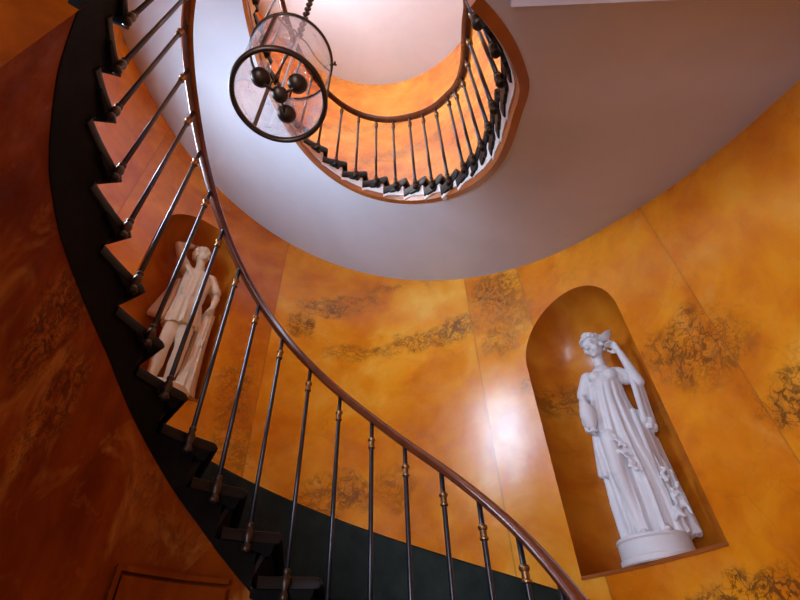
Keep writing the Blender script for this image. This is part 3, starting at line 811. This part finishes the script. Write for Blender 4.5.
# the youth in the niche behind the railing
def build_youth():
    rt = empty('youth_statue', V3(-1.8455, 2.7398, 1.642), math.radians(31))
    tag(rt, 'plaster statue tinted cream for warm light: a youth in a short tunic with one arm over his head', 'statue')
    m = M_STATUE2
    bm = bmesh.new(); lathe(bm, [(.182, 0), (.187, .006), (.187, .04), (.178, .05), (.17, .052)], 40, .125, -.02); obj('plinth', bm, m, rt, angle=.6)
    bm = bmesh.new()
    P, R = head(bm, (.060, -.015, 1.300), math.radians(42), math.radians(-14), math.radians(8), 1.05)
    cap(bm, (.085, .0, 1.10), (.070, -.004, 1.245), .042, .036)
    cap(bm, (-.020, .0, 1.095), (.195, .004, 1.060), .048, .048)
    cap(bm, (.085, 0, 1.03), (.085, 0, .86), .095, .085); cap(bm, (.085, 0, .86), (.085, 0, .62), .082, .092)
    # arm bent over the head
    cap(bm, (-.030, .0, 1.10), (-.150, -.015, 1.345), .045, .035); cap(bm, (-.150, -.015, 1.345), (-.045, .035, 1.430), .034, .023)
    hand(bm, (-.045, .035, 1.430), (1, .15, -.25), (.1, -.2, -1), .95, .5, 1)
    # arm hanging to the stump
    cap(bm, (.200, .004, 1.06), (.285, .012, .890), .045, .034); cap(bm, (.285, .012, .890), (.280, -.045, .755), .033, .023)
    hand(bm, (.280, -.045, .755), (-.15, -.3, -1), (-.5, .8, 0), .95, .4, -1)
    # legs
    cap(bm, (.045, .0, .62), (.030, -.035, .345), .072, .050); cap(bm, (.030, -.035, .345), (.028, .0, .22), .047, .049); cap(bm, (.028, 0, .22), (.020, .015, .085), .047, .028)
    cap(bm, (.125, .0, .62), (.150, -.055, .350), .072, .050); cap(bm, (.150, -.055, .350), (.146, -.015, .22), .047, .049); cap(bm, (.146, -.015, .22), (.135, .02, .085), .047, .028)
    for fx, fy in ((.012, -.035), (.145, -.03)): cap(bm, (fx, fy+.055, .072), (fx-.01, fy-.06, .066), .028, .020); ball(bm, (fx-.012, fy-.07, .062), (.028, .03, .014))
    sculpt('figure', bm, m, rt, .0055, 4)
    bm = bmesh.new(); ball(bm, P(0, .014, .036), (.062*1.05, .070*1.05, .060*1.05), R); curls(bm, P, R, 1.1, 8, n=110, lo=-.04)
    sculpt('hair', bm, m, rt, .005, 2)
    # tunic with a girdle and short sleeves
    bm = bmesh.new()
    drape(bm, [(.510, .092, 0, .138, .118, .13), (.56, .09, 0, .134, .114, .12), (.64, .087, 0, .124, .106, .09), (.72, .083, 0, .116, .100, .06), (.785, .080, 0, .104, .090, .05)], waves=((8, .5, .4), (13, .7, 1.0), (21, .5, 2.2)))
    drape(bm, [(.770, .080, 0, .108, .094, .05), (.81, .082, -.004, .116, .102, .07), (.90, .086, -.004, .118, .104, .05), (.98, .09, -.004, .122, .102, .045), (1.05, .09, -.002, .118, .090, .03), (1.10, .088, 0, .085, .062, .02)], waves=((5, .7, .9), (11, .7, .2), (17, .5, 1.2)), twist=5)
    cap(bm, (.195, .004, 1.065), (.265, .010, .945), .054, .052); cap(bm, (-.020, 0, 1.095), (-.055, -.003, 1.16), .053, .050)
    cap(bm, (-.02, -.075, 1.08), (.16, -.085, .84), .018, .018); cap(bm, (-.01, -.07, 1.10), (.17, -.08, .87), .014, .014)
    sculpt('tunic', bm, m, rt, .005, 2)
    # cloak hanging at the far hip
    bm = bmesh.new()
    for i in range(5): cap(bm, (-.03-.008*i, .02+.012*i, .98), (-.055-.024*i, -.02+.018*i, .56+.012*i), .026, .026)
    sculpt('cloak', bm, m, rt, .006, 2)
    # tree stump with carved bark
    bm = bmesh.new()
    drape(bm, [(.045, .262, .02, .088, .080, .10), (.12, .262, .02, .074, .070, .10), (.35, .262, .022, .064, .062, .10), (.60, .268, .024, .056, .056, .10), (.70, .272, .024, .054, .054, .08)], waves=((7, .5, .1), (12, .6, 1.7), (19, .4, .6)), twist=3)
    for z_, a in ((.22, 4.2), (.42, 5.0), (.55, 4.0), (.13, 5.2)): ball(bm, (.265+.062*math.cos(a), .022+.060*math.sin(a), z_), (.02, .014, .026))
    sculpt('tree_stump', bm, m, rt, .006, 1)
    return rt
youth = build_youth()
for ch in youth.children:                       # long-legged build: the thighs and shins take the extra height
    for v_ in ch.data.vertices: v_.co.z = v_.co.z*1.21 if v_.co.z < .62 else v_.co.z+.13
# ------------------------------------------------------------------ camera, world, view
cam = bpy.data.cameras.new('camera'); co = bpy.data.objects.new('camera', cam); COL.objects.link(co)
Rm = [[0.9990904760603652, 0.04264059855903057, 0.0], [0.028245683279828054, -0.6618104367279616, 0.7491389238412327], [-0.03194373211645818, 0.7484575640558868, 0.6624129171340183]]
M = Matrix(((Rm[0][0], Rm[0][1], -Rm[0][2], 0), (Rm[1][0], Rm[1][1], -Rm[1][2], 0), (Rm[2][0], Rm[2][1], -Rm[2][2], GZ), (0, 0, 0, 1)))
co.matrix_world = M
cam.sensor_width = 36; cam.sensor_fit = 'HORIZONTAL'; cam.lens = 450/800*36; cam.clip_start = .02
SC.camera = co
w = bpy.data.worlds.new('world'); SC.world = w; w.use_nodes = True
w.node_tree.nodes['Background'].inputs[0].default_value = (.5, .65, 1, 1); w.node_tree.nodes['Background'].inputs[1].default_value = .3
SC.view_settings.view_transform = 'Standard'; SC.view_settings.look = 'None'; SC.view_settings.gamma = 1; SC.view_settings.use_curve_mapping = False
SC.view_settings.exposure = 0.42
SC.cycles.use_denoising = True
SC.cycles.max_bounces = 10; SC.cycles.diffuse_bounces = 6; SC.cycles.transparent_max_bounces = 12
SC.cycles.sample_clamp_indirect = 6
